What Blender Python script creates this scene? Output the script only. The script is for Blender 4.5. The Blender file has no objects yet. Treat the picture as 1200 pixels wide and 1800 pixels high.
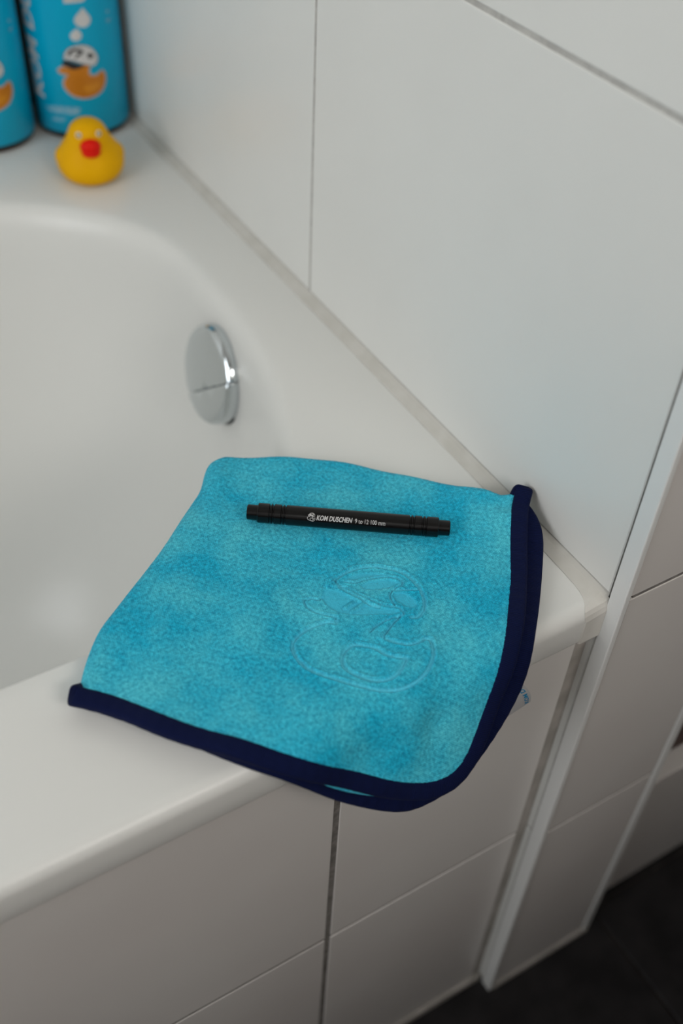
import bpy, bmesh, math, random
import numpy as np
from mathutils import Vector, Matrix
random.seed(7)
rng = np.random.default_rng(7)
S = bpy.context.scene
COL = S.collection

# ------------------------------------------------------------------ camera
cam_d = bpy.data.cameras.new('camera')
cam = bpy.data.objects.new('camera', cam_d); COL.objects.link(cam)
cam.location = (-0.332469, -0.2412, 0.432)
cam.rotation_euler = (math.radians(45.52256), math.radians(-2.35266), math.radians(-30.46130))
cam_d.sensor_fit = 'VERTICAL'; cam_d.sensor_height = 36.0; cam_d.sensor_width = 24.0
cam_d.lens = 37.1163
cam_d.clip_start = 0.02; cam_d.clip_end = 50
cam_d.dof.use_dof = True
cam_d.dof.focus_distance = 0.573
cam_d.dof.aperture_fstop = 4.0
S.camera = cam

# ------------------------------------------------------------------ light
W = bpy.data.worlds.new('world'); S.world = W; W.use_nodes = True
W.node_tree.nodes['Background'].inputs[0].default_value = (0.75, 0.85, 1.0, 1)
W.node_tree.nodes['Background'].inputs[1].default_value = 0.6

def area_light(name, loc, target, sx, sy, power, color):
    l = bpy.data.lights.new(name, 'AREA'); l.shape = 'RECTANGLE'; l.size = sx; l.size_y = sy
    l.energy = power; l.color = color
    o = bpy.data.objects.new(name, l); COL.objects.link(o); o.location = loc
    o.rotation_euler = (Vector(target) - Vector(loc)).to_track_quat('-Z', 'Y').to_euler()
    return o
area_light('window_daylight', (-1.70, -0.14, 0.72), (0.0, -0.02, 0.35), 1.05, 1.05, 13.0, (0.97, 0.99, 1.0))
area_light('added_fill_light', (-0.08, -0.93, 0.80), (-0.12, 0.0, 0.30), 0.55, 0.32, 4.2, (1.0, 0.94, 0.88))  # unseen fill, added to brighten the front of the bath panel
area_light('added_spot_light', (-0.80, -0.90, 1.25), (-0.1, 0.1, 0.0), 0.22, 0.06, 0.7, (1.0, 0.96, 0.92))  # unseen source, added for the highlight along the pen
S.cycles.max_bounces = 5; S.cycles.diffuse_bounces = 3; S.cycles.glossy_bounces = 3; S.cycles.transmission_bounces = 2
S.cycles.caustics_reflective = False; S.cycles.caustics_refractive = False
S.cycles.use_denoising = True

S.view_settings.view_transform = 'Standard'
S.view_settings.look = 'None'
S.view_settings.exposure = 0.20
S.view_settings.gamma = 1.0
S.view_settings.use_curve_mapping = False

# ------------------------------------------------------------------ materials
def mat(name, color, rough=0.5, metal=0.0, spec=0.5, coat=0.0, sheen=0.0, emit=None, trans=0.0):
    m = bpy.data.materials.new(name); m.use_nodes = True
    b = m.node_tree.nodes['Principled BSDF']
    b.inputs['Base Color'].default_value = (*color, 1)
    b.inputs['Roughness'].default_value = rough
    b.inputs['Metallic'].default_value = metal
    b.inputs['Specular IOR Level'].default_value = spec
    b.inputs['Coat Weight'].default_value = coat
    b.inputs['Sheen Weight'].default_value = sheen
    b.inputs['Transmission Weight'].default_value = trans
    return m
def nd(m, t, **kw):
    n = m.node_tree.nodes.new(t)
    for k, v in kw.items():
        if k.startswith('i_'): n.inputs[k[2:].replace('_', ' ')].default_value = v
        else: setattr(n, k, v)
    return n
def lk(m, a, b): m.node_tree.links.new(a, b)
def bsdf(m): return m.node_tree.nodes['Principled BSDF']
def noise_colour(m, scale, c0, c1, detail=2, coord='Object', lo=0.35, hi=0.65):
    tc = nd(m, 'ShaderNodeTexCoord'); n = nd(m, 'ShaderNodeTexNoise', i_Scale=scale, i_Detail=detail)
    r = nd(m, 'ShaderNodeValToRGB')
    r.color_ramp.elements[0].position = lo; r.color_ramp.elements[1].position = hi
    r.color_ramp.elements[0].color = (*c0, 1); r.color_ramp.elements[1].color = (*c1, 1)
    lk(m, tc.outputs[coord], n.inputs['Vector']); lk(m, n.outputs['Fac'], r.inputs['Fac'])
    lk(m, r.outputs['Color'], bsdf(m).inputs['Base Color'])
    return n
def noise_bump(m, scale, strength, dist, detail=1, coord='Object'):
    tc = nd(m, 'ShaderNodeTexCoord'); n = nd(m, 'ShaderNodeTexNoise', i_Scale=scale, i_Detail=detail)
    bu = nd(m, 'ShaderNodeBump', i_Strength=strength, i_Distance=dist)
    lk(m, tc.outputs[coord], n.inputs['Vector']); lk(m, n.outputs['Fac'], bu.inputs['Height'])
    lk(m, bu.outputs['Normal'], bsdf(m).inputs['Normal'])

M = {}
M['tile'] = mat('glazed_white_tile', (0.80, 0.80, 0.775), 0.32, spec=0.4)
noise_colour(M['tile'], 9, (0.81, 0.815, 0.79), (0.83, 0.835, 0.81)); noise_bump(M['tile'], 14, 0.08, 0.01)
M['tile_panel'] = mat('glazed_tile_warm_white', (0.74, 0.715, 0.69), 0.30, spec=0.4)
noise_colour(M['tile_panel'], 7, (0.72, 0.69, 0.665), (0.75, 0.73, 0.705)); noise_bump(M['tile_panel'], 14, 0.08, 0.01)
M['grout'] = mat('grey_grout', (0.42, 0.41, 0.39), 0.9); noise_colour(M['grout'], 160, (0.46, 0.45, 0.43), (0.56, 0.55, 0.52))
M['grout_dark'] = mat('shadow_grey_grout', (0.20, 0.19, 0.175), 0.9); noise_colour(M['grout_dark'], 160, (0.15, 0.14, 0.13), (0.25, 0.235, 0.22))  # darkened so the joints hold their shadow line in colour
M['silicone'] = mat('aged_silicone', (0.63, 0.61, 0.565), 0.55); noise_colour(M['silicone'], 60, (0.60, 0.585, 0.54), (0.655, 0.64, 0.60))
M['silicone_grey'] = mat('grey_silicone', (0.40, 0.375, 0.34), 0.6); noise_colour(M['silicone_grey'], 50, (0.33, 0.31, 0.28), (0.45, 0.42, 0.39))
M['trim'] = mat('white_edge_profile', (0.82, 0.83, 0.82), 0.35)
noise_bump(M['trim'], 300, 0.03, 0.001)
M['acrylic'] = mat('white_bath_acrylic', (0.83, 0.83, 0.80), 0.30, spec=0.3)
noise_colour(M['acrylic'], 3, (0.77, 0.775, 0.75), (0.79, 0.795, 0.77))
M['chrome'] = mat('chrome', (0.62, 0.66, 0.68), 0.07, metal=1.0); noise_bump(M['chrome'], 40, 0.01, 0.001)
M['gasket'] = mat('black_gasket', (0.03, 0.035, 0.035), 0.6); noise_bump(M['gasket'], 200, 0.1, 0.001)
M['floor_tile'] = mat('anthracite_floor_tile', (0.010, 0.009, 0.010), 0.6, spec=0.3)
noise_colour(M['floor_tile'], 30, (0.007, 0.006, 0.007), (0.018, 0.016, 0.017), 8)
M['floor_grout'] = mat('brown_floor_grout', (0.05, 0.043, 0.04), 0.9); noise_colour(M['floor_grout'], 60, (0.025, 0.02, 0.02), (0.06, 0.05, 0.048))
M['plaster'] = mat('white_plaster', (0.78, 0.77, 0.74), 0.9); noise_bump(M['plaster'], 80, 0.1, 0.002)
M['wood_dark'] = mat('dark_brown_wood', (0.05, 0.022, 0.014), 0.5); noise_colour(M['wood_dark'], 18, (0.035, 0.014, 0.009), (0.07, 0.03, 0.02), 6)
M['glass'] = mat('window_glass', (0.95, 0.97, 0.98), 0.02, trans=1.0); noise_bump(M['glass'], 2, 0.01, 0.001)
M['lamp'] = mat('lamp_diffuser', (0.9, 0.88, 0.84), 0.6); bsdf(M['lamp']).inputs['Emission Color'].default_value = (1, .95, .88, 1); bsdf(M['lamp']).inputs['Emission Strength'].default_value = 3.0
noise_bump(M['lamp'], 60, 0.02, 0.001)
M['black_metal'] = mat('black_anodised_aluminium', (0.0035, 0.003, 0.0032), 0.22, spec=0.30)
noise_bump(M['black_metal'], 900, 0.05, 0.0002)
M['pen_print'] = mat('pale_grey_print', (0.55, 0.54, 0.53), 0.6); noise_colour(M['pen_print'], 2500, (0.42, 0.41, 0.40), (0.62, 0.61, 0.60))
M['amber'] = mat('dark_brown_bottle_plastic', (0.020, 0.010, 0.004), 0.3, spec=0.15); noise_colour(M['amber'], 20, (0.014, 0.007, 0.003), (0.03, 0.014, 0.005))
M['label'] = mat('sky_blue_label', (0.0, 0.29, 0.50), 0.32, spec=0.25); noise_colour(M['label'], 8, (0.0, 0.40, 0.64), (0.0, 0.44, 0.69))
M['print_white'] = mat('pale_label_print', (0.62, 0.62, 0.62), 0.5); noise_colour(M['print_white'], 90, (0.58, 0.58, 0.58), (0.66, 0.66, 0.66))
M['print_faint'] = mat('faint_label_print', (0.16, 0.42, 0.56), 0.5); noise_colour(M['print_faint'], 400, (0.08, 0.37, 0.54), (0.26, 0.48, 0.60))
M['print_orange'] = mat('orange_label_print', (0.56, 0.19, 0.006), 0.45); noise_colour(M['print_orange'], 60, (0.53, 0.175, 0.005), (0.60, 0.205, 0.008))
M['print_wing'] = mat('deep_orange_label_print', (0.66, 0.25, 0.01), 0.45); noise_colour(M['print_wing'], 60, (0.64, 0.24, 0.01), (0.68, 0.26, 0.012))
M['print_black'] = mat('black_label_print', (0.014, 0.014, 0.017), 0.45); noise_colour(M['print_black'], 60, (0.010, 0.010, 0.012), (0.018, 0.018, 0.02))
M['print_outline'] = mat('pinkish_label_outline', (0.52, 0.38, 0.33), 0.45); noise_colour(M['print_outline'], 60, (0.50, 0.36, 0.31), (0.54, 0.40, 0.35))
M['rubber'] = mat('yellow_rubber', (0.72, 0.37, 0.002), 0.5, spec=0.1)
noise_colour(M['rubber'], 40, (0.84, 0.43, 0.0), (0.88, 0.455, 0.001))
M['beak'] = mat('red_rubber', (0.72, 0.012, 0.004), 0.45, spec=0.15); noise_colour(M['beak'], 60, (0.78, 0.008, 0.002), (0.82, 0.012, 0.003))
M['eye_white'] = mat('painted_eye_white', (0.72, 0.66, 0.5), 0.4); noise_colour(M['eye_white'], 60, (0.7, 0.64, 0.48), (0.74, 0.68, 0.52))
M['eye_dark'] = mat('painted_eye_dark', (0.12, 0.07, 0.03), 0.4); noise_colour(M['eye_dark'], 60, (0.10, 0.06, 0.03), (0.14, 0.08, 0.04))
M['tag'] = mat('grey_white_care_tag', (0.56, 0.57, 0.58), 0.7); noise_bump(M['tag'], 3000, 0.2, 0.0002)
M['tag_print'] = mat('blue_tag_print', (0.01, 0.28, 0.55), 0.7); noise_colour(M['tag_print'], 2000, (0.01, 0.26, 0.52), (0.02, 0.30, 0.58))

# terry cloth: loops follow the towel's own weave (UV in metres)
def terry():
    m = mat('blue_terry_cloth', (0.02, 0.35, 0.52), 0.95, spec=0.1, sheen=0.25)
    b = bsdf(m); b.inputs['Sheen Roughness'].default_value = 0.45; b.inputs['Sheen Tint'].default_value = (0.55, 0.85, 0.95, 1)
    uv = nd(m, 'ShaderNodeUVMap', uv_map='weave')
    wob = nd(m, 'ShaderNodeTexNoise', i_Scale=260.0, i_Detail=2.0)
    lk(m, uv.outputs[0], wob.inputs['Vector'])
    mad = nd(m, 'ShaderNodeVectorMath', operation='MULTIPLY_ADD')
    mad.inputs[1].default_value = (0.0011, 0.0011, 0); lk(m, wob.outputs['Color'], mad.inputs[0]); lk(m, uv.outputs[0], mad.inputs[2])
    br = nd(m, 'ShaderNodeTexBrick', i_Scale=1.0, offset=0.5)
    br.inputs['Mortar Size'].default_value = 0.00022; br.inputs['Mortar Smooth'].default_value = 1.0
    br.inputs['Brick Width'].default_value = 0.00125; br.inputs['Row Height'].default_value = 0.00095
    br.inputs['Color1'].default_value = (1, 1, 1, 1); br.inputs['Color2'].default_value = (0.55, 0.55, 0.55, 1); br.inputs['Mortar'].default_value = (0, 0, 0, 1)
    lk(m, mad.outputs[0], br.inputs['Vector'])
    fine = nd(m, 'ShaderNodeTexNoise', i_Scale=1500.0, i_Detail=2.0); lk(m, uv.outputs[0], fine.inputs['Vector'])
    mix = nd(m, 'ShaderNodeMix', data_type='FLOAT'); mix.inputs[0].default_value = 0.42
    lk(m, br.outputs['Color'], mix.inputs[2]); lk(m, fine.outputs['Fac'], mix.inputs[3])
    mid = nd(m, 'ShaderNodeTexNoise', i_Scale=520.0, i_Detail=2.0, i_Roughness=0.6); lk(m, uv.outputs[0], mid.inputs['Vector'])
    mr = nd(m, 'ShaderNodeMapRange'); mr.inputs[1].default_value = 0.33; mr.inputs[2].default_value = 0.67; lk(m, mid.outputs['Fac'], mr.inputs[0])
    mix2 = nd(m, 'ShaderNodeMix', data_type='FLOAT'); mix2.inputs[0].default_value = 0.40
    lk(m, mix.outputs[0], mix2.inputs[2]); lk(m, mr.outputs[0], mix2.inputs[3])
    nap = nd(m, 'ShaderNodeTexNoise', i_Scale=26.0, i_Detail=5.0, i_Roughness=0.62); lk(m, uv.outputs[0], nap.inputs['Vector'])
    nr = nd(m, 'ShaderNodeMapRange'); nr.inputs[1].default_value = 0.38; nr.inputs[2].default_value = 0.66; lk(m, nap.outputs['Fac'], nr.inputs[0])
    c1 = nd(m, 'ShaderNodeMix', data_type='RGBA'); c1.inputs[6].default_value = (0.0, 0.12, 0.27, 1); c1.inputs[7].default_value = (0.025, 0.72, 1.0, 1)
    lk(m, mix2.outputs[0], c1.inputs[0])
    c2 = nd(m, 'ShaderNodeMix', data_type='RGBA'); c2.inputs[6].default_value = (0.0, 0.22, 0.40, 1); c2.inputs[7].default_value = (0.15, 0.88, 1.0, 1)
    lk(m, mix2.outputs[0], c2.inputs[0])
    c3 = nd(m, 'ShaderNodeMix', data_type='RGBA'); lk(m, nr.outputs[0], c3.inputs[0]); lk(m, c1.outputs[2], c3.inputs[6]); lk(m, c2.outputs[2], c3.inputs[7])
    at = nd(m, 'ShaderNodeAttribute', attribute_name='pressed')
    c4 = nd(m, 'ShaderNodeMix', data_type='RGBA'); lk(m, at.outputs['Fac'], c4.inputs[0]); lk(m, c3.outputs[2], c4.inputs[6]); c4.inputs[7].default_value = (0.06, 0.54, 0.76, 1)
    a2 = nd(m, 'ShaderNodeAttribute', attribute_name='crease')
    c5 = nd(m, 'ShaderNodeMix', data_type='RGBA'); lk(m, a2.outputs['Fac'], c5.inputs[0]); lk(m, c4.outputs[2], c5.inputs[6]); c5.inputs[7].default_value = (0.17, 0.80, 0.98, 1)
    lk(m, c5.outputs[2], b.inputs['Base Color'])
    bu = nd(m, 'ShaderNodeBump', i_Strength=0.5, i_Distance=0.0006); lk(m, mix2.outputs[0], bu.inputs['Height']); lk(m, bu.outputs['Normal'], b.inputs['Normal'])
    return m
M['terry'] = terry()
def hem_mat():
    m = mat('navy_ribbed_binding', (0.004, 0.010, 0.055), 0.85, spec=0.12, sheen=0.02)
    uv = nd(m, 'ShaderNodeUVMap', uv_map='weave')
    wv = nd(m, 'ShaderNodeTexWave', wave_type='BANDS', bands_direction='X', i_Scale=330.0, i_Distortion=1.5, i_Detail=2.0)
    lk(m, uv.outputs[0], wv.inputs['Vector'])
    c = nd(m, 'ShaderNodeMix', data_type='RGBA'); c.inputs[6].default_value = (0.0014, 0.0034, 0.024, 1); c.inputs[7].default_value = (0.0030, 0.0085, 0.055, 1)
    lk(m, wv.outputs['Fac'], c.inputs[0]); lk(m, c.outputs[2], bsdf(m).inputs['Base Color'])
    bu = nd(m, 'ShaderNodeBump', i_Strength=0.5, i_Distance=0.0003); lk(m, wv.outputs['Fac'], bu.inputs['Height']); lk(m, bu.outputs['Normal'], bsdf(m).inputs['Normal'])
    return m
M['hem'] = hem_mat()

# ------------------------------------------------------------------ helpers
def link(name, me, m, parent=None, smooth=False):
    if m: me.materials.append(m)
    if smooth:
        for p in me.polygons: p.use_smooth = True
    o = bpy.data.objects.new(name, me); COL.objects.link(o)
    if parent: o.parent = parent
    return o
def from_bm(name, bm, m, parent=None, smooth=False):
    bmesh.ops.recalc_face_normals(bm, faces=bm.faces)
    me = bpy.data.meshes.new(name); bm.to_mesh(me); bm.free()
    return link(name, me, m, parent, smooth)
def box_bm(x0, x1, y0, y1, z0, z1, bev=0.0, seg=1):
    bm = bmesh.new(); bmesh.ops.create_cube(bm, size=1)
    for v in bm.verts:
        v.co = Vector((x0 + (v.co.x + .5) * (x1 - x0), y0 + (v.co.y + .5) * (y1 - y0), z0 + (v.co.z + .5) * (z1 - z0)))
    if bev: bmesh.ops.bevel(bm, geom=list(bm.edges), offset=bev, segments=seg, affect='EDGES', profile=0.5)
    return bm
def box(name, b, m, parent=None, bev=0.0, seg=1): return from_bm(name, box_bm(*b, bev, seg), m, parent)
def struct(o, label=None):
    o['kind'] = 'structure'
    if label: o['label'] = label
    return o
def thing(name, label, cat, loc=(0, 0, 0), group=None):
    o = bpy.data.objects.new(name, None); COL.objects.link(o); o.location = loc; o.empty_display_size = 0.02
    o['label'] = label; o['category'] = cat
    if group: o['group'] = group
    return o
def grid_mesh(name, P, m, parent=None, uv=None, close_u=False, close_v=False, smooth=True):
    """P: (n, m, 3) array -> quad grid mesh"""
    n, k = P.shape[:2]
    idx = np.arange(n * k).reshape(n, k)
    a = idx
    if close_u: a = np.vstack([a, a[:1]])
    if close_v: a = np.hstack([a, a[:, :1]])
    F = np.stack([a[:-1, :-1], a[1:, :-1], a[1:, 1:], a[:-1, 1:]], -1).reshape(-1, 4)
    me = bpy.data.meshes.new(name)
    me.from_pydata(P.reshape(-1, 3).tolist(), [], F.tolist()); me.update()
    if uv is not None:
        l = me.uv_layers.new(name='weave'); vi = np.zeros(len(me.loops), dtype=np.int32); me.loops.foreach_get('vertex_index', vi)
        l.data.foreach_set('uv', uv.reshape(-1, 2)[vi].astype(np.float32).ravel())
    return link(name, me, m, parent, smooth)
def revolve(prof, seg=64):
    """prof: list of (r, z); returns (n, seg, 3) array about Z"""
    a = np.linspace(0, 2 * math.pi, seg, endpoint=False)
    p = np.array(prof)
    return np.stack([p[:, :1] * np.cos(a), p[:, :1] * np.sin(a), np.repeat(p[:, 1:2], seg, 1)], -1)
def catmull(pts, n):
    p = np.array(pts, float); d = np.r_[0, np.cumsum(np.linalg.norm(np.diff(p, axis=0), axis=1))]
    t = np.linspace(0, d[-1], n); mt = np.zeros_like(p)
    mt[1:-1] = (p[2:] - p[:-2]) / (d[2:] - d[:-2])[:, None]; mt[0] = (p[1] - p[0]) / d[1]; mt[-1] = (p[-1] - p[-2]) / (d[-1] - d[-2])
    i = np.clip(np.searchsorted(d, t) - 1, 0, len(p) - 2); h = (d[i + 1] - d[i]); u = ((t - d[i]) / h)[:, None]; h = h[:, None]
    return (2*u**3 - 3*u**2 + 1) * p[i] + (u**3 - 2*u**2 + u) * h * mt[i] + (-2*u**3 + 3*u**2) * p[i+1] + (u**3 - u**2) * h * mt[i+1]
def smooth_arr(a, it):
    for _ in range(it):
        b = a.copy(); b[1:-1] = (a[:-2] + 2 * a[1:-1] + a[2:]) / 4; a = b
    return a
def poly_bm(pts):
    bm = bmesh.new(); vs = [bm.verts.new((x, y, 0)) for x, y in pts]; bm.faces.new(vs)
    bmesh.ops.triangulate(bm, faces=bm.faces); return bm
def ribbon_bm(pts, w, closed=False):
    p = np.array(pts, float)
    if closed: p = np.vstack([p, p[:1]])
    t = np.gradient(p, axis=0)
    if closed: t[0] = t[-1] = p[1] - p[-2]
    t /= np.linalg.norm(t, axis=1)[:, None] + 1e-12; nrm = np.stack([-t[:, 1], t[:, 0]], 1)
    bm = bmesh.new(); A = [bm.verts.new((*q, 0)) for q in p + nrm * w / 2]; B = [bm.verts.new((*q, 0)) for q in p - nrm * w / 2]
    for i in range(len(p) - 1): bm.faces.new((A[i], A[i+1], B[i+1], B[i]))
    return bm
def text_bm(s, size, bold=0.0, shear=0.0, spacing=1.0):
    c = bpy.data.curves.new('lettering_curve', 'FONT'); c.body = s; c.size = size; c.offset = bold * size; c.shear = shear
    c.space_character = spacing; c.resolution_u = 3; c.fill_mode = 'FRONT'
    o = bpy.data.objects.new('lettering_tmp', c); COL.objects.link(o)
    dg = bpy.context.evaluated_depsgraph_get(); me = bpy.data.meshes.new_from_object(o.evaluated_get(dg))
    bm = bmesh.new(); bm.from_mesh(me)
    bpy.data.objects.remove(o); bpy.data.curves.remove(c); bpy.data.meshes.remove(me)
    for v in bm.verts: v.co.z = 0
    return bm
def fit_width(bm, x0, x1, yc=None, sy=None):
    xs = [v.co.x for v in bm.verts]; ys = [v.co.y for v in bm.verts]; a, b = min(xs), max(xs); y0, y1 = min(ys), max(ys)
    k = (x1 - x0) / (b - a)
    for v in bm.verts:
        v.co.x = x0 + (v.co.x - a) * k
        v.co.y = (v.co.y - (y0 + y1) / 2) * (sy if sy else k) + (yc or 0)
    return bm
def slice_x(bm, step):
    xs = [v.co.x for v in bm.verts]
    for k in range(int(math.floor(min(xs) / step)), int(math.ceil(max(xs) / step)) + 1):
        bmesh.ops.bisect_plane(bm, geom=bm.verts[:] + bm.edges[:] + bm.faces[:], plane_co=(k * step, 0, 0), plane_no=(1, 0, 0))
    return bm
def slice_y(bm, step):
    ys = [v.co.y for v in bm.verts]
    for k in range(int(math.floor(min(ys) / step)), int(math.ceil(max(ys) / step)) + 1):
        bmesh.ops.bisect_plane(bm, geom=bm.verts[:] + bm.edges[:] + bm.faces[:], plane_co=(0, k * step, 0), plane_no=(0, 1, 0))
    return bm
def map_bm(bm, fn):
    for v in bm.verts: v.co = Vector(fn(v.co.x, v.co.y))
    return bm
def flat(name, bm, m, parent):
    me = bpy.data.meshes.new(name); bm.to_mesh(me); bm.free(); return link(name, me, m, parent)

# ------------------------------------------------------------------ room shell
FL, CE = -0.514, 1.90          # floor and ceiling height (bath rim = 0)
XL, XR, YF, YB = -1.716, 1.20, -1.00, 0.75
fl = struct(box('floor', (XL, XR, YF, YB, FL - 0.10, FL - 0.003), M['floor_grout']))
xe = [XL, -1.369, -1.070, -0.770, -0.471, -0.171, 0.128, 0.428, 0.727, 1.027, XR]
ye = [YF, -0.898, -0.597, -0.296, 0.005, 0.306, 0.607, YB]
for i in range(len(xe) - 1):
    for j in range(len(ye) - 1):
        box('floor_tile', (xe[i] + .0015, xe[i+1] - .0015, ye[j] + .0015, ye[j+1] - .0015, FL - 0.012, FL), M['floor_tile'], fl, 0.0008)
struct(box('ceiling', (XL, XR, YF, YB, CE, CE + 0.1), M['plaster']))
struct(box('wall_front', (XL, XR, YF - 0.1, YF, FL, CE), M['plaster']))
struct(box('shade_blocker', (XL, XR, YF, -0.55, FL, 0.31), M['wood_dark']))  # unseen dark box, added to shade the lower bath panel
struct(box('wall_far_right', (XR, XR + 0.1, YF, YB, FL, CE), M['plaster']))
wb = struct(box('wall_back', (XL, XR, YB, YB + 0.1, FL, CE), M['grout']))
zr = [0.0035] + [0.2534 + 0.2515 * k for k in range(7)]
for k in range(len(zr) - 1):
    z0, z1 = zr[k] + .001, min(zr[k+1] - .001, CE)
    for i in range(6):
        box('tile', (max(-0.335 * (i + 1), XL) + .001, -0.335 * i - .001, YB - 0.007, YB + .001, z0, z1), M['tile'], wb, 0.0008)
# left wall with the window
wl = bmesh.new()
def add_box(bm, b):
    t = box_bm(*b); me = bpy.data.meshes.new('t'); t.to_mesh(me); t.free(); bm.from_mesh(me); bpy.data.meshes.remove(me)
wy0, wy1, wz0, wz1 = -0.69, 0.41, 0.17, 1.27
for b in ((XL - .1, XL, YF, YB, FL, wz0), (XL - .1, XL, YF, YB, wz1, CE), (XL - .1, XL, YF, wy0, wz0, wz1), (XL - .1, XL, wy1, YB, wz0, wz1)): add_box(wl, b)
struct(from_bm('wall_left', wl, M['plaster']))
win = struct(thing('window_1', 'white framed window above the far end of the bath', 'window', (XL, -0.14, wz0)))
del win['category']
for b in ((-.07, -.03, -.55, -.49, 0, 1.1), (-.07, -.03, .49, .55, 0, 1.1), (-.07, -.03, -.49, .49, 0, .06), (-.07, -.03, -.49, .49, 1.04, 1.1)):
    box('window_frame', b, M['trim'], win, 0.003)
box('pane', (-.053, -.047, -.49, .49, .06, 1.04), M['glass'], win)
lamp = thing('added_fill_lamp', 'added fill lamp on the wall opposite the bath', 'lamp', (-0.08, YF, 0.80))  # made-up body for the added fill light
box('housing', (-.30, .30, .0005, .03, -.18, .18), M['trim'], lamp, 0.004)
box('diffuser', (-.28, .28, .03, .045, -.165, .165), M['lamp'], lamp, 0.004)

spot = thing('added_spot_lamp', 'small added lamp opposite the bath for the pen highlight', 'lamp', (-0.80, YF, 1.25))  # made-up body for the added pen highlight source
box('wall_plate', (-.05, .05, .0005, .012, -.05, .05), M['trim'], spot, 0.003)
box('lamp_head', (-.12, .12, .012, .085, -.035, .035), M['trim'], spot, 0.006)

# ------------------------------------------------------------------ tiled partition beside the bath (wall_right) and its front return
PX = 0.1035
wr = struct(box('wall_right', (0.0075, PX + 0.006, -0.0074, YB, FL, CE), M['grout_dark']))
ycols = [0.0026, 0.3362, 0.6692, YB]
for k in range(len(zr) - 1):
    z0, z1 = zr[k] + .0015, min(zr[k+1] - .0015, CE)
    for i in range(3):
        box('tile', (0.0, 0.008, ycols[i] + (.0015 if i else 0), ycols[i+1] - .0015, z0, z1), M['tile'], wr, 0.0005)
box('grout_bed', (0.0005, 0.008, 0.0025, YB, 0.002, CE), M['grout'], wr)
for z0, z1 in ((FL + .004, -0.2527), (-0.2503, -0.0270)):      # narrow wall tile strips in front of the panel
    box('tile', (0.0, 0.008, 0.0026, 0.0105, z0, z1), M['tile'], wr, 0.0006)
box('grout_bed', (0.0007, 0.008, 0.0008, 0.0115, FL, -0.024), M['grout'], wr)
prow = [FL + .006, -0.2425, 0.0080, 0.2590, 0.5100, 0.7610, 1.0120, 1.2630, 1.5140, 1.7650, CE]
for k in range(len(prow) - 1):
    box('tile', (0.0050, PX, -0.0080, -0.0025, prow[k] + .0015, prow[k+1] - .0015), M['tile_panel'], wr, 0.0004)
box('floor_sealant', (0.003, PX + .008, -0.0105, -0.0030, FL - .002, FL + .006), M['silicone_grey'], wr, 0.0015)
t1 = struct(box('trim_1', (-0.0010, 0.0032, -0.0096, 0.0008, FL - .001, CE), M['trim'], None, 0.0007, 2))
t2 = struct(box('trim_2', (PX + .001, PX + 0.0095, -0.0090, 0.0105, FL - .001, CE), M['trim'], None, 0.0012, 2))
# low tiled ledge and dark wood beyond the partition
lg = struct(box('wall_ledge', (PX + 0.0095, XR, 0.0125, 0.030, FL, -0.336), M['grout_dark']))
for i in range(4):
    x0 = PX + 0.010 + .27 * i
    box('tile', (x0, x0 + .268, 0.0105, 0.0165, FL + .003, -0.3370), M['tile_panel'], lg, 0.0008)
    box('ledge_cap', (x0, x0 + .268, 0.0090, 0.0265, -0.3350, -0.3155), M['tile_panel'], lg, 0.001)
struct(box('wall_dark_wood', (PX + 0.0095, XR, 0.0265, 0.045, -0.3360, CE), M['wood_dark']))

# ------------------------------------------------------------------ bath front panel
PY = 0.0062
ap = struct(box('wall_bath_panel', (XL, -0.0095, PY + 0.0005, 0.02, FL, -0.0300), M['grout_dark']))
xc = [-0.0097, -0.1647, -0.4990, -0.8340, -1.1690, -1.5040, XL]
for i in range(6):
    g = .0021 if i < 2 else .0012
    xa, xb = (xc[i+1] + (.0018 if i == 0 else .0020 if i == 1 else .0012)), xc[i] - (0 if i == 0 else .0021 if i == 1 else .0012)
    off = 0.0010 if i == 0 else 0.0
    for z0, z1 in ((-0.0262, -0.2499), (-0.2531, FL + .006)):
        box('tile', (xa, xb, PY + (0 if i else -.0003), PY + .008, min(z0, z1) - (0 if i == 0 else .0006), max(z0, z1) - (0 if i == 0 or z0 > -.1 else .0006)), M['tile_panel'], ap, 0.0005, 1)
box('corner_sealant', (-0.0102, 0.0006, PY + .0008, 0.014, FL, -0.026), M['silicone_grey'], ap, 0.0005)
box('floor_sealant', (XL, -0.001, PY - .0035, 0.014, FL - .002, FL + .007), M['silicone_grey'], ap, 0.0015)

# ------------------------------------------------------------------ bathtub
tub = thing('bathtub', 'white acrylic bathtub with a broad flat rim set into tiled corner', 'bathtub', (-0.86, 0.371, FL))
def rrect(x0, x1, y0, y1, r, n=40):
    """rounded rectangle, r = radii (x, y) at (x1,y0),(x1,y1),(x0,y1),(x0,y0); fixed number of points"""
    pts = []; cs = [(x1, y0, 1, -1, -90), (x1, y1, 1, 1, 0), (x0, y1, -1, 1, 90), (x0, y0, -1, -1, 180)]
    side = 24
    for c, (cx, cy, sx, sy, a0) in enumerate(cs):
        rx, ry = r[c]
        ox, oy = cx - sx * rx, cy - sy * ry
        arc = [(ox + rx * math.cos(math.radians(a0 + 90 * i / n)), oy + ry * math.sin(math.radians(a0 + 90 * i / n))) for i in range(n + 1)]
        pts += arc
        nx = cs[(c + 1) % 4]; nrx, nry = r[(c + 1) % 4]
        nox, noy = nx[0] - nx[2] * nrx, nx[1] - nx[3] * nry
        a1 = math.radians(nx[4]); st = (nox + nrx * math.cos(a1), noy + nry * math.sin(a1))
        for i in range(1, side): pts.append((arc[-1][0] + (st[0] - arc[-1][0]) * i / side, arc[-1][1] + (st[1] - arc[-1][1]) * i / side))
    return np.array(pts)
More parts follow.
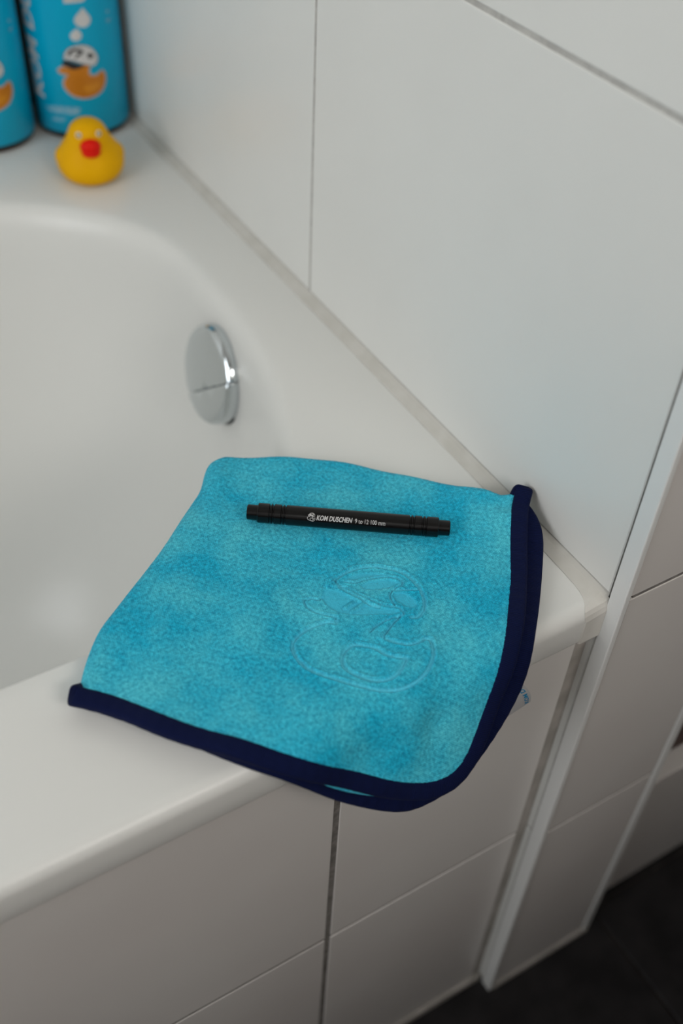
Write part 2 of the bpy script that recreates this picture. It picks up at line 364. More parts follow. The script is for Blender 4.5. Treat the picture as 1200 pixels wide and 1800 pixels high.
OX0, OX1, OY0, OY1 = XL + .006, -0.0022, 0.0, YB - 0.008
def outer(ins): 
    ix = ins * .68; r = 0.015 - min(ins, .008); return rrect(OX0 + ix, OX1 - ix, OY0 + ins, OY1 - ins, [(max(.004, r), max(.004, r))] * 4)
opening = rrect(-1.62, -0.052, 0.1000, 0.592, [(0.170, 0.260), (0.20, 0.17), (0.2, 0.2), (0.2, 0.2)])
bottom = rrect(-1.40, -0.215, 0.195, 0.445, [(0.10, 0.10)] * 4)
rings = []
def ring(o, z): rings.append(np.c_[o, np.full(len(o), z)])
ring(outer(.012), -0.0266); ring(outer(.002), -0.0266); ring(outer(.0004), -0.0262); ring(outer(0), -0.0250)
ring(outer(0), -0.016)
for k in range(0, 9):
    a = math.pi / 2 * k / 8; R_ = 0.0085
    ring(outer(R_ * (1 - math.cos(a))), -R_ * (1 - math.sin(a)))
o1 = outer(.0095); ring(o1, 0.0)
for f in (.15, .4, .7, .9): ring(o1 * (1 - f) + opening * f, 0.0 if f < .8 else -0.0001)
# inner profile: fraction towards the bottom outline, depth
prof = [(0.0, -0.0003), (0.014, -0.0008), (0.028, -0.0018), (0.042, -0.0034), (0.056, -0.0060), (0.068, -0.0095), (0.079, -0.0145), (0.088, -0.0210), (0.096, -0.030), (0.104, -0.042), (0.116, -0.060), (0.135, -0.085), (0.165, -0.12),
        (0.21, -0.165), (0.27, -0.21), (0.35, -0.26), (0.44, -0.30), (0.55, -0.338), (0.68, -0.366), (0.80, -0.385), (0.91, -0.395), (1.0, -0.398)]
for w, z in prof: ring(opening * (1 - w) + bottom * w, z)
cen = bottom.mean(0)
for f, z in ((.7, -.401), (.4, -.404), (.1, -.406), (.0, -.406)): ring(bottom * f + cen * (1 - f), z)
P = np.array(rings)
shell = grid_mesh('shell', P - np.array([-0.86, 0.371, FL]), M['acrylic'], tub, close_v=True)
# feet that carry the tub, hidden behind the panel
for fx in (-1.35, -0.40):
    for fy in (.22, .46):
        grid_mesh('foot', revolve([(0, 0), (.022, 0), (.022, .01), (.012, .014), (.012, .112), (0, .112)], 20) + np.array([fx + .86, fy - .371, 0]), M['gasket'], tub, close_v=True, smooth=False)
# sealant between bath rim and walls (belongs to the wall)
def tri_bead(name, pts, m, parent):
    bm = bmesh.new(); rows = [[bm.verts.new(p) for p in r] for r in pts]
    for a, b in zip(rows[:-1], rows[1:]):
        for i in range(len(a)): bm.faces.new((a[i], a[(i+1) % len(a)], b[(i+1) % len(b)], b[i]))
    bm.faces.new(rows[0]); bm.faces.new(rows[-1][::-1]); return from_bm(name, bm, m, parent)
bead = []
for y, w, d, zf in ((YB - .008, .0078, 0, 0), (.5, .0074, 0, 0), (.3, .0074, 0, 0), (.12, .0080, 0, 0), (.05, .0086, 0, 0), (.030, .0090, 0, 0), (.018, .0096, 0.0, 0), (.0135, .0102, .0001, 0), (.010, .0112, .0003, 0), (.0068, .0126, .0007, 0), (.0040, .0142, .0014, .0), (.0018, .0156, .0030, 0), (.0004, .0160, .0055, 0), (-.0006, .0150, .0090, 0)):
    bead.append([(0.0006, y, 0.0040 - d), (-0.0020, y, 0.0026 - d), (-w, y, 0.0005 - d), (-w, y, -0.0272), (0.0006, y, -0.0272)])
tri_bead('rim_sealant', bead, M['silicone'], wr)

# overflow fitting on the end wall of the bath
OV = Vector((-0.0695, 0.3465, -0.0535)); on = Vector((-1, 0.0, 0.22)).normalized()
ov_rot = on.to_track_quat('Z', 'Y').to_matrix().to_4x4()
def ov_place(o):
    xa = Vector((0, -1, 0.85)); xa = (xa - on * xa.dot(on)).normalized(); ya = on.cross(xa)
    if ya.z < 0: xa, ya = -xa, -ya
    rot = Matrix((xa, ya, on)).transposed().to_4x4()
    o.matrix_local = Matrix.Translation(OV - Vector((-0.86, 0.371, FL))) @ rot; return o
ovf = grid_mesh('overflow_fitting', revolve([(0, -.03), (.024, -.03), (.024, -.004), (.0380, -.0035), (.0390, -.0010), (.0386, 0.0008), (.0370, .0014), (0, 0.0014)], 72), M['gasket'], tub, close_v=True, smooth=False)  # black gasket rim widened so it draws the shadow gap behind the cap
ov_place(ovf)
R0 = 0.0380
def half_cap(name, lower, parent):
    """disc cap split by a horizontal joint; y local = up"""
    bm = bmesh.new()
    prof = [(.0005, .0146), (.012, .0145), (.022, .0143), (.030, .0139), (.0335, .0133), (.0358, .0122), (.0372, .0104), (R0 - .0002, .0078), (R0, .0050), (R0, .0012), (R0 - .002, .0008)]
    A = revolve(prof, 96); n, k = A.shape[:2]
    vs = [[bm.verts.new(A[i, j]) for j in range(k)] for i in range(n)]
    for i in range(n - 1):
        for j in range(k): bm.faces.new((vs[i][j], vs[i+1][j], vs[i+1][(j+1) % k], vs[i][(j+1) % k]))
    bm.faces.new(vs[0])
    UP = -1 if lower else 1
    cut = -0.0105 + (0.00045 if not lower else -0.00045)
    g = bm.verts[:] + bm.edges[:] + bm.faces[:]
    res = bmesh.ops.bisect_plane(bm, geom=g, plane_co=(0, cut, 0), plane_no=(0, UP, 0), clear_inner=True)
    ed = [e for e in res['geom_cut'] if isinstance(e, bmesh.types.BMEdge)]
    ex = bmesh.ops.extrude_edge_only(bm, edges=ed)
    for v in [q for q in ex['geom'] if isinstance(q, bmesh.types.BMVert)]: v.co.z = max(0.001, v.co.z - .006)
    for v in bm.verts:
        if lower: v.co.z *= 1.06
    return from_bm(name, bm, M['chrome'], parent, True)
for low in (False, True):
    half_cap('overflow_cap' if not low else 'overflow_lower_cap', low, ovf)

# ------------------------------------------------------------------ folded towel
TW = {"left": [[-0.27461, 0.07316], [-0.26636, 0.08678], [-0.25256, 0.1036], [-0.2395, 0.11354], [-0.21676, 0.13044], [-0.19686, 0.14603], [-0.17379, 0.16681], [-0.16212, 0.17669], [-0.15131, 0.19043], [-0.14287, 0.19572]], "top": [[-0.14287, 0.19572], [-0.13585, 0.19318], [-0.1001, 0.17376], [-0.07752, 0.15837], [-0.05357, 0.13264], [-0.03231, 0.10505], [-0.02231, 0.0916], [-0.01746, 0.08211], [-0.01321, 0.07989], [-0.00794, 0.07684]], "right": [[-0.12017, -0.05745], [-0.11009, -0.05119], [-0.10055, -0.03879], [-0.09044, -0.02333], [-0.07904, -0.00908], [-0.06881, 0.00269], [-0.05684, 0.01666], [-0.04186, 0.03518], [-0.02423, 0.05926], [-0.01485, 0.07049], [-0.00794, 0.07684]], "bot": [[-0.27461, 0.07316], [-0.261, 0.0597], [-0.24298, 0.0344], [-0.20812, -0.0023], [-0.17975, -0.0261], [-0.15512, -0.0453], [-0.14028, -0.05432], [-0.1289, -0.05745], [-0.12017, -0.05745]], "lower": [[-0.27634, 0.07192], [-0.26336, 0.05584], [-0.24771, 0.03808], [-0.23697, 0.0232], [-0.22108, 0.00166], [-0.20397, -0.01527], [-0.1841, -0.03569], [-0.16785, -0.04932], [-0.15628, -0.05719], [-0.14701, -0.06144], [-0.1352, -0.06282], [-0.12265, -0.06169], [-0.10711, -0.05563], [-0.0947, -0.04783], [-0.08388, -0.03915], [-0.07587, -0.03187], [-0.0675, -0.02266], [-0.06122, -0.01197], [-0.05197, 0.00031], [-0.03935, 0.01387], [-0.02361, 0.03182], [-0.01013, 0.04961], [-0.00181, 0.06169], [0.00359, 0.07228]], "logo": {"helmet": [[-0.13111, 0.07441], [-0.12599, 0.07595], [-0.11903, 0.07654], [-0.11202, 0.07552], [-0.10596, 0.07288], [-0.10089, 0.06863], [-0.09673, 0.063], [-0.09469, 0.05718], [-0.09408, 0.05073], [-0.09513, 0.04405], [-0.09757, 0.03823], [-0.10148, 0.03449], [-0.10589, 0.03282], [-0.10893, 0.0339]], "brim": [[-0.13111, 0.07441], [-0.13096, 0.07067], [-0.12765, 0.06525], [-0.12506, 0.06025], [-0.12136, 0.05408], [-0.1177, 0.04796], [-0.11114, 0.04207], [-0.11073, 0.03834]], "band": [[-0.13185, 0.06994], [-0.12986, 0.06465], [-0.12614, 0.05845], [-0.123, 0.05142], [-0.11964, 0.04784]], "visor": [[-0.13742, 0.07392], [-0.13247, 0.06967]], "shell": [[-0.12704, 0.07099], [-0.12235, 0.06785], [-0.11698, 0.06739], [-0.1087, 0.06538], [-0.10184, 0.06106], [-0.09973, 0.05684], [-0.10202, 0.05478], [-0.10718, 0.05418], [-0.11086, 0.05137], [-0.11212, 0.04494]], "shell2": [[-0.10676, 0.05335], [-0.09514, 0.04766]], "vent1": [[-0.12567, 0.07331], [-0.11901, 0.07342], [-0.11254, 0.07155], [-0.10571, 0.06711], [-0.10282, 0.06406], [-0.1087, 0.06538], [-0.1147, 0.06801], [-0.12124, 0.0697], [-0.12551, 0.072]], "vent2": [[-0.12106, 0.06532], [-0.11611, 0.0657], [-0.10956, 0.064], [-0.10397, 0.06073], [-0.10103, 0.05632], [-0.10503, 0.05605], [-0.11184, 0.05731], [-0.11919, 0.06068], [-0.12118, 0.06357]], "vent3": [[-0.10832, 0.05239], [-0.1038, 0.05054], [-0.101, 0.04603], [-0.1005, 0.041], [-0.10291, 0.03877], [-0.10668, 0.04023], [-0.1096, 0.04594], [-0.11002, 0.04972]], "glasses": [[-0.13934, 0.07218], [-0.13328, 0.0683], [-0.12894, 0.05997], [-0.12524, 0.05382], [-0.11964, 0.04784], [-0.11212, 0.04201], [-0.11142, 0.03872], [-0.11571, 0.03931], [-0.12235, 0.04349], [-0.12951, 0.0468], [-0.13752, 0.05172], [-0.142, 0.05647], [-0.14358, 0.06317], [-0.14326, 0.06772]], "glare1": [[-0.13602, 0.05579], [-0.12939, 0.0569]], "glare2": [[-0.13417, 0.05199], [-0.12621, 0.05375]], "beak": [[-0.15168, 0.0705], [-0.14805, 0.06972], [-0.14508, 0.06692], [-0.14291, 0.06753]], "beak2": [[-0.15219, 0.06959], [-0.15265, 0.06632], [-0.15095, 0.06133], [-0.14783, 0.05732], [-0.14335, 0.05259]], "body": [[-0.14327, 0.05197], [-0.14538, 0.04912], [-0.1476, 0.05147], [-0.15312, 0.05276], [-0.16001, 0.05311], [-0.16619, 0.05145], [-0.17053, 0.04829], [-0.17261, 0.04289], [-0.17269, 0.0365], [-0.17101, 0.03029], [-0.16695, 0.02388], [-0.16182, 0.01795], [-0.15607, 0.01171], [-0.15055, 0.0065], [-0.1457, 0.00291], [-0.13943, 9e-05], [-0.13372, -0.00076], [-0.12723, -0.00029], [-0.1206, 0.00186], [-0.11513, 0.00559], [-0.11072, 0.01025], [-0.10776, 0.0174], [-0.10925, 0.01933], [-0.11426, 0.01873], [-0.11938, 0.01931], [-0.12358, 0.0227], [-0.12699, 0.02732], [-0.12848, 0.03002]], "neck": [[-0.11128, 0.03748], [-0.11816, 0.03547], [-0.12358, 0.03273], [-0.12878, 0.02997]], "neck2": [[-0.11322, 0.03738], [-0.12174, 0.03856], [-0.12866, 0.03776], [-0.13227, 0.03634]], "wing": [[-0.12542, 0.01281], [-0.13024, 0.01652], [-0.13322, 0.02031], [-0.1352, 0.02574], [-0.13956, 0.03031], [-0.14401, 0.03328], [-0.14907, 0.03222], [-0.15315, 0.02903], [-0.15502, 0.02365], [-0.15321, 0.01792], [-0.15006, 0.01307], [-0.14572, 0.00876], [-0.14079, 0.00679], [-0.13541, 0.00694], [-0.13041, 0.00924], [-0.12542, 0.01281]]}, "logo_px": {"helmet": [[405, 230], [450, 195], [520, 160], [600, 138], [680, 133], [760, 145], [840, 172], [900, 210], [950, 260], [985, 320], [1000, 380], [985, 430], [950, 465], [910, 470]], "brim": [[405, 230], [430, 260], [500, 290], [560, 320], [640, 355], [720, 390], [830, 410], [860, 440]], "band": [[425, 270], [480, 305], [560, 340], [640, 385], [700, 400]], "visor": [[340, 262], [420, 275]], "shell": [[470, 240], [540, 245], [600, 225], [700, 205], [800, 210], [850, 235], [840, 262], [790, 290], [770, 330], [800, 390]], "shell2": [[800, 295], [960, 290]], "vent1": [[470, 215], [540, 185], [620, 172], [720, 178], [770, 190], [700, 205], [620, 210], [540, 225], [480, 225]], "vent2": [[570, 260], [620, 235], [700, 220], [780, 222], [840, 245], [800, 265], [720, 285], [620, 290], [580, 275]], "vent3": [[790, 310], [850, 305], [910, 330], [950, 370], [940, 400], [890, 405], [820, 370], [790, 340]], "glasses": [[330, 285], [420, 290], [520, 340], [600, 375], [700, 400], [820, 415], [850, 440], [800, 455], [700, 450], [600, 455], [480, 450], [400, 430], [340, 380], [315, 340]], "glare1": [[470, 408], [535, 368]], "glare2": [[515, 432], [590, 380]], "beak": [[205, 355], [250, 345], [300, 355], [320, 340]], "beak2": [[205, 365], [220, 395], [270, 430], [330, 450], [410, 470]], "body": [[415, 475], [410, 510], [370, 500], [300, 515], [220, 545], [160, 590], [130, 640], [140, 700], [180, 760], [240, 810], [330, 850], [430, 880], [540, 910], [640, 935], [720, 950], [810, 950], [880, 930], [950, 890], [1010, 830], [1045, 760], [1060, 690], [1040, 610], [1010, 600], [960, 630], [900, 650], [830, 640], [760, 615], [725, 598]], "neck": [[860, 450], [800, 500], [760, 550], [722, 600]], "neck2": [[840, 460], [740, 490], [670, 530], [640, 560]], "wing": [[880, 740], [800, 730], [740, 710], [680, 670], [600, 650], [530, 645], [480, 680], [455, 730], [470, 790], [530, 835], [600, 865], [680, 885], [750, 880], [810, 850], [850, 800], [880, 740]]}}
towel = thing('folded_towel', 'folded bright blue microfibre towel with navy binding draped over the bath corner', 'towel', (-0.14, 0.05, 0.0))
TO = np.array([-0.14, 0.05, 0.0])
def make_prof(h, yb, rho, th, L=.12):
    T = math.radians(th); ys = np.linspace(.45, yb, 100); a = np.linspace(0, T, 40)[1:]; d = np.linspace(0, L, 40)[1:]
    y = np.r_[ys, yb - rho * np.sin(a)]; z = np.r_[np.full(100, h), h - rho * (1 - np.cos(a))]; s = np.r_[ys, yb - rho * a]
    return np.r_[y, y[-1] - d * math.cos(T)][::-1], np.r_[z, z[-1] - d * math.sin(T)][::-1], np.r_[s, s[-1] - d][::-1]
PT = make_prof(.0135, .012, .030, 62); PB = make_prof(.0065, .010, .024, 62)
def rise(x, s): return .0125 * np.exp(-(x**2 + (s - .082)**2) / (2 * .028**2))
def dent(x, s, cx, cs, d, r1, r2=None, ang=0):
    r2 = r2 or r1; c, q = math.cos(ang), math.sin(ang); a = (x - cx) * c + (s - cs) * q; b = -(x - cx) * q + (s - cs) * c
    return d * np.exp(-(a / r1)**2 - (b / r2)**2)
def waves(x, s):
    w = .0007 * np.sin(62 * x + 40 * s + .4) * np.sin(-38 * x + 55 * s) + .0004 * np.sin(130 * x - 90 * s)
    w += dent(x, s, -.158, -.022, -.0020, .018, .012, .5) + dent(x, s, -.128, -.028, -.0018, .020, .008, .95) + dent(x, s, -.137, -.036, .0016, .008)
    w += dent(x, s, -.168, .168, -.0022, .016, .007, .8) + dent(x, s, -.150, .176, .0018, .014, .006, .8)
    w += dent(x, s, -.020, .074, -.0030, .010, .006, -.7) + dent(x, s, -.215, .110, .0018, .030) + dent(x, s, -.07, .075, .0010, .02)
    return w
def surf(x, s, PR, k=1.0):
    y = np.interp(s, PR[2], PR[0]); z = np.interp(s, PR[2], PR[1])
    return np.stack([x, y, z + rise(x, s)], -1)
def surf_n(x, s, PR):
    e = 1e-4; a = surf(x + e, s, PR) - surf(x - e, s, PR); b = surf(x, s + 2e-4, PR) - surf(x, s - 2e-4, PR)
    n = np.cross(a, b); return n / np.linalg.norm(n, axis=-1)[..., None]
def coons(bot, top, left, right, nu, nv, ue, ve):
    b, t, l, r = (smooth_arr(catmull(q, 400), 12) for q in (bot, top, left, right))
    def at(c, w): return np.stack([np.interp(w, np.linspace(0, 1, 400), c[:, 0]), np.interp(w, np.linspace(0, 1, 400), c[:, 1])], -1)
    U, V = np.meshgrid(ue, ve, indexing='ij'); B_, T_, L_, R_ = at(b, ue), at(t, ue), at(l, ve), at(r, ve)
    u, v = U[..., None], V[..., None]
    return (1 - v) * B_[:, None] + v * T_[:, None] + (1 - u) * L_[None] + u * R_[None] - ((1-u)*(1-v)*b[0] + u*(1-v)*b[-1] + (1-u)*v*t[0] + u*v*t[-1])
NU = NV = 520
def dens(n):   # finer near the folded edge at 0
    t = np.linspace(0, 1, n); return t - 0.16 * np.sin(math.pi * t) * (1 - t)
ue = dens(NU); ve = 1 - dens(NV)[::-1]
Q = coons(TW['bot'], TW['top'], TW['left'], TW['right'], NU, NV, ue, ve)
X, Sx = Q[..., 0], Q[..., 1]
# distance to the folded edges
def dist_poly(x, s, pl, closed=False):
    pl = np.array(pl, float)
    if closed: pl = np.vstack([pl, pl[:1]])
    d = np.full(x.shape, 1e9)
    for a, b in zip(pl[:-1], pl[1:]):
        ab = b - a; t = np.clip(((x - a[0]) * ab[0] + (s - a[1]) * ab[1]) / (ab @ ab + 1e-15), 0, 1)
        d = np.minimum(d, np.hypot(x - a[0] - t * ab[0], s - a[1] - t * ab[1]))
    return d
def inside(x, s, pl):
    pl = np.array(pl); r = np.zeros(x.shape, bool); j = len(pl) - 1
    for i in range(len(pl)):
        xi, yi = pl[i]; xj, yj = pl[j]
        r ^= ((yi > s) != (yj > s)) & (x < (xj - xi) * (s - yi) / (yj - yi + 1e-15) + xi); j = i
    return r
L_ed = np.array([Q[0, k] for k in range(0, NV, 8)] + [Q[0, -1]]); T_ed = np.array([Q[k, -1] for k in range(0, NU, 8)] + [Q[-1, -1]])
dl, db = dist_poly(X, Sx, L_ed), dist_poly(X, Sx, T_ed)
rf = 0.0068
aa, bb = np.clip(rf - dl, 0, None), np.clip(rf - db, 0, None)
drop = rf - np.sqrt(np.clip(rf**2 - aa**2 - bb**2, 0, None))
H = waves(X, Sx) - drop
# pressed emblem
lgx = np.concatenate([np.array(v) for v in TW['logo'].values()]); x0, s0 = lgx.min(0) - .004; x1, s1 = lgx.max(0) + .004
near = (X > x0) & (X < x1) & (Sx > s0) & (Sx < s1)
xn, sn = X[near], Sx[near]; h = np.zeros(xn.shape); prs = np.zeros(xn.shape); cre = np.zeros(xn.shape)
for key, pl in TW['logo'].items():
    if key in ('vent1', 'vent2', 'vent3', 'glasses'):
        pl2 = catmull(list(pl) + [pl[0]], 60); d = dist_poly(xn, sn, pl2); ins = inside(xn, sn, pl2)
        h = np.minimum(h, np.where(ins, -.00075 * np.clip(d / .0006, 0, 1), 0)); h += .00022 * np.exp(-(d / .0006)**2) * ~ins; prs = np.maximum(prs, ins * np.clip(d / .0005, 0, 1) * .75)
for key, pl in TW['logo'].items():
    if key not in ('vent1', 'vent2', 'vent3', 'glasses'):
        pl2 = catmull(pl, 50) if len(pl) > 2 else np.array(pl); d = dist_poly(xn, sn, pl2)
        wd = .00080 if key in ('body', 'wing', 'helmet') else .00055; vis = key not in ('glare1', 'glare2', 'visor'); prs = prs if vis else prs * (1 - np.exp(-(d / wd)**2)); cre = np.maximum(cre, .62 * np.exp(-((d - .25 * wd) / (.8 * wd))**2)) if vis else cre
        sg = 1 if key in ('glare1', 'glare2', 'visor') else -1
        h = h + sg * .0016 * np.exp(-(d / wd)**2) - sg * .00050 * np.exp(-((d - 2.1 * wd) / wd)**2)
H[near] += h; PRS = np.zeros(X.shape); PRS[near] = prs; CRE = np.zeros(X.shape); CRE[near] = cre
H += rng.normal(0, .00009, H.shape)
base = surf(X, Sx, PT); nrm = surf_n(X, Sx, PT)
top_P = base + nrm * H[..., None]
sgn = np.array([0, 0, 1.0])
# closed slab: top sheet, then underside (coarse rows) joined round the rim
THK = 0.0048
under = base - nrm * (np.maximum(THK, drop + .0005))[..., None]
def slab(name, topP, undP, uvw, m, parent):
    n, k = topP.shape[:2]
    step_u = np.unique(np.r_[0:n:6, n - 1]); step_v = np.unique(np.r_[0:k:6, k - 1])
    idx = np.arange(n * k).reshape(n, k)
    F = np.stack([idx[:-1, :-1], idx[1:, :-1], idx[1:, 1:], idx[:-1, 1:]], -1).reshape(-1, 4)
    per = np.concatenate([idx[:, 0], idx[-1, 1:], idx[::-1, -1][1:], idx[0, ::-1][1:-1]])
    up = undP.reshape(-1, 3)[per]; o = n * k
    V = np.vstack([topP.reshape(-1, 3), up]); m_ = len(per); i = np.arange(m_); j = (i + 1) % m_
    F2 = np.stack([per[j], per[i], o + i, o + j], -1)
    ng = (o + np.arange(m_)).tolist()
    me = bpy.data.meshes.new(name)
    uc = undP[np.ix_(step_u, step_v)]; o2 = len(V); V = np.vstack([V, uc.reshape(-1, 3)])
    id2 = o2 + np.arange(uc.shape[0] * uc.shape[1]).reshape(uc.shape[:2])
    F3 = np.stack([id2[:-1, :-1], id2[:-1, 1:], id2[1:, 1:], id2[1:, :-1]], -1).reshape(-1, 4)
    uvv = np.vstack([uvw.reshape(-1, 2), uvw.reshape(-1, 2)[per], uvw[np.ix_(step_u, step_v)].reshape(-1, 2)])
    me.from_pydata((V - TO).tolist(), [], np.vstack([F, F2, F3]).tolist()); me.update()
    l = me.uv_layers.new(name='weave'); vi = np.zeros(len(me.loops), dtype=np.int32); me.loops.foreach_get('vertex_index', vi)
    l.data.foreach_set('uv', uvv[vi].astype(np.float32).ravel())
    return link(name, me, m, parent, True)
# weave coordinates: along the towel's own sides
ca, sa = math.cos(-0.76), math.sin(-0.76)
UV = np.stack([X * ca + Sx * sa + .5, -X * sa + Sx * ca + .5], -1)
tl = slab('top_layer', top_P, under, UV, M['terry'], towel)
pa_ = tl.data.attributes.new('pressed', 'FLOAT', 'POINT'); pv = np.zeros(len(tl.data.vertices), np.float32); pv[:PRS.size] = PRS.ravel(); pa_.data.foreach_set('value', pv)
pc_ = tl.data.attributes.new('crease', 'FLOAT', 'POINT'); pv = np.zeros(len(tl.data.vertices), np.float32); pv[:CRE.size] = CRE.ravel(); pc_.data.foreach_set('value', pv)
# lower layer
LW = np.array(TW['lower']); LW[:, 0] = np.minimum(LW[:, 0], -0.0062)
low = smooth_arr(catmull(LW, 300), 6)
def offset2(c, d):
    t = np.gradient(c, axis=0); t /= np.linalg.norm(t, axis=1)[:, None]; n = np.stack([t[:, 1], -t[:, 0]], 1); return c + n * d
wq0 = np.exp(-((np.arange(len(low)) - 95) / 42.0)**2)[:, None]
low_in = smooth_arr(low + (offset2(low, -1.0) - low) * (.0110 - .0055 * wq0), 10)       # towards the towel's middle
ksp = 148
Lb = [tuple(low_in[0])] + [tuple(q + np.array([.0012, -.0012])) for q in TW['left'][1:-1]] + [tuple(np.array(TW['left'][-1]) + np.array([.001, -.0015]))]
Tb = [Lb[-1]] + [tuple(q + np.array([-.0002, -.0015])) for q in np.array(TW['top'][1:-1])] + [tuple(low_in[-1])]
Qb = coons(low_in[:ksp+1:6].tolist() + [low_in[ksp].tolist()], Tb, Lb, [low_in[ksp].tolist()] + low_in[ksp+6::6].tolist() + [low_in[-1].tolist()], 90, 90, np.linspace(0, 1, 90), np.linspace(0, 1, 90))
Xb, Sb = Qb[..., 0], Qb[..., 1]
bb_, nb_ = surf(Xb, Sb, PB), surf_n(Xb, Sb, PB)
uvb = np.stack([Xb * ca + Sb * sa + .5, -Xb * sa + Sb * ca + .5], -1)
slab('lower_layer', bb_ + nb_ * .0012, bb_ - nb_ * .0050, uvb, M['terry'], towel)

# navy binding: one closed loop, top edge -> round the back fold -> lower edge -> round the left fold
pe = np.vstack([smooth_arr(catmull(TW['bot'], 400), 12)[:-1], smooth_arr(catmull(TW['right'], 400), 12)])
pe = smooth_arr(catmull(pe[::6].tolist() + [pe[-1].tolist()], 260), 4)
pe_c = smooth_arr(offset2(pe, .0026), 3)
pt3 = surf(pe_c[:, 0], pe_c[:, 1], PT); nt3 = surf_n(pe_c[:, 0], pe_c[:, 1], PT); pt3 = pt3 + nt3 * (waves(pe_c[:, 0], pe_c[:, 1])[:, None] - .0017)
wq = np.exp(-((np.arange(len(low)) - 95) / 42.0)**2)[:, None]            # loosest along the middle of the front edge
wq_ = np.clip(wq, 0, 1); offB = .0060 - .0033 * wq_
pl_c = smooth_arr(low + (offset2(low, -1.0) - low) * offB, 6)[::-1]
pb3 = surf(pl_c[:, 0], pl_c[:, 1], PB); nb3 = surf_n(pl_c[:, 0], pl_c[:, 1], PB); pb3 = pb3 - nb3 * .0014
def turn(pa, na, pb, bul, k=18, r=.0045):
    out_p, out_n = [], []; c = (pa + pb) / 2; hv = (pa - pb) / 2; hn = hv / np.linalg.norm(hv)
    for i in range(1, k):
        f = math.pi * i / k; out_p.append(c + hv * math.cos(f) + bul * r * math.sin(f)); out_n.append(hn * math.cos(f) + bul * math.sin(f))
    return np.array(out_p), np.array(out_n)
bulC = np.array([0.35, 0.90, -.1]); bulC /= np.linalg.norm(bulC)
bulA = np.array([-0.80, 0.58, 0.0]); bulA /= np.linalg.norm(bulA)
tC, nC = turn(pt3[-1], nt3[-1], pb3[0], bulC, r=.003); tA, nA = turn(pb3[-1], -nb3[-1], pt3[0], bulA, r=.0006)
path = np.vstack([pt3, tC, pb3, tA]); nn = np.vstack([nt3, nC, -nb3, nA])
path[:, 0] = np.minimum(path[:, 0], -0.0045)
def closed_smooth(a, it):
    for _ in range(it): a = (np.roll(a, 1, 0) + 2 * a + np.roll(a, -1, 0)) / 4
    return a
path = closed_smooth(path, 6); nn = closed_smooth(nn, 6); nn /= np.linalg.norm(nn, axis=1)[:, None]
tg = np.roll(path, -1, 0) - np.roll(path, 1, 0); tg /= np.linalg.norm(tg, axis=1)[:, None]
side = np.cross(tg, nn); side /= np.linalg.norm(side, axis=1)[:, None]; nn = np.cross(side, tg)
ph = np.linspace(0, 2 * math.pi, 24, endpoint=False)
cs_, sn_ = np.sign(np.cos(ph)) * np.abs(np.cos(ph))**.62, np.sign(np.sin(ph)) * np.abs(np.sin(ph))**.62
hwp = closed_smooth(np.r_[np.full(len(pt3), .0049), np.full(len(tC), .0056), (.0062 - .0036 * wq_[::-1, 0]), np.full(len(tA), .0052)][:, None], 8)[:, 0]; hh = 0.0030
arc = np.r_[0, np.cumsum(np.linalg.norm(np.diff(path, axis=0), axis=1))]
ripple = 1 + .05 * np.sin(arc * 900) + .06 * np.sin(arc * 170)
tube = path[:, None] + side[:, None] * (hwp[:, None] * cs_[None])[..., None] + nn[:, None] * (hh * sn_)[None, :, None] * ripple[:, None, None]
hem = grid_mesh('binding', tube - TO, M['hem'], towel, uv=np.stack([np.repeat(arc[:, None], 24, 1), np.repeat((ph * .003)[None], len(arc), 0)], -1), close_u=True, close_v=True)
hem['label'] = 'navy ribbed edge binding'

# sewn-in care tag
ta, tb_, tc_ = np.array([-.0640, -.0100, -.0200]), np.array([-.0515, -.0085, -.0472]), np.array([-.0735, -.0100, -.0490])
def tag_pt(u, v):     # u along b->a, v towards the towel
    e1 = ta - tb_; e2 = tc_ - tb_
    return tb_ + e1 * u + e2 * v + np.array([.0016, -.0012, .0]) * math.sin(math.pi * min(max(u, 0), 1)) * (1 - .6 * v)
G = np.array([[tag_pt(u, v) for v in np.linspace(0, 1.25, 9)] for u in np.linspace(0, 1.0, 15)])
tagb = G + np.array([0, .0005, 0])
tg_bm = bmesh.new()
gv = [[tg_bm.verts.new(p - TO) for p in r] for r in G]; hv_ = [[tg_bm.verts.new(p - TO) for p in r] for r in tagb]
for i in range(14):
    for j in range(8):
        tg_bm.faces.new((gv[i][j], gv[i][j+1], gv[i+1][j+1], gv[i+1][j])); tg_bm.faces.new((hv_[i][j], hv_[i+1][j], hv_[i+1][j+1], hv_[i][j+1]))
for i in range(14):
    tg_bm.faces.new((gv[i][0], gv[i+1][0], hv_[i+1][0], hv_[i][0])); tg_bm.faces.new((gv[i][8], hv_[i][8], hv_[i+1][8], gv[i+1][8]))
for j in range(8):
    tg_bm.faces.new((gv[0][j], hv_[0][j], hv_[0][j+1], gv[0][j+1])); tg_bm.faces.new((gv[14][j], gv[14][j+1], hv_[14][j+1], hv_[14][j]))
tag = from_bm('care_tag', tg_bm, M['tag'], towel); tag['label'] = 'small grey-white sewn-in fabric tag with blue print'
tx = fit_width(text_bm('KOM DUSCHEN', 1, .03, .15), 0.06, 1.75)
ys_ = [v.co.y for v in tx.verts]; yh = max(ys_) - min(ys_); ymn = min(ys_)
tx = slice_x(tx, .05)
bmesh.ops.delete(tx, geom=[v for v in tx.verts if v.co.x > .98], context='VERTS')
map_bm(tx, lambda x, y: tag_pt(x, .07 + .135 * (y - ymn) / yh) - TO + np.array([0, -.00012, 0]))
flat('tag_lettering', tx, M['tag_print'], tag)

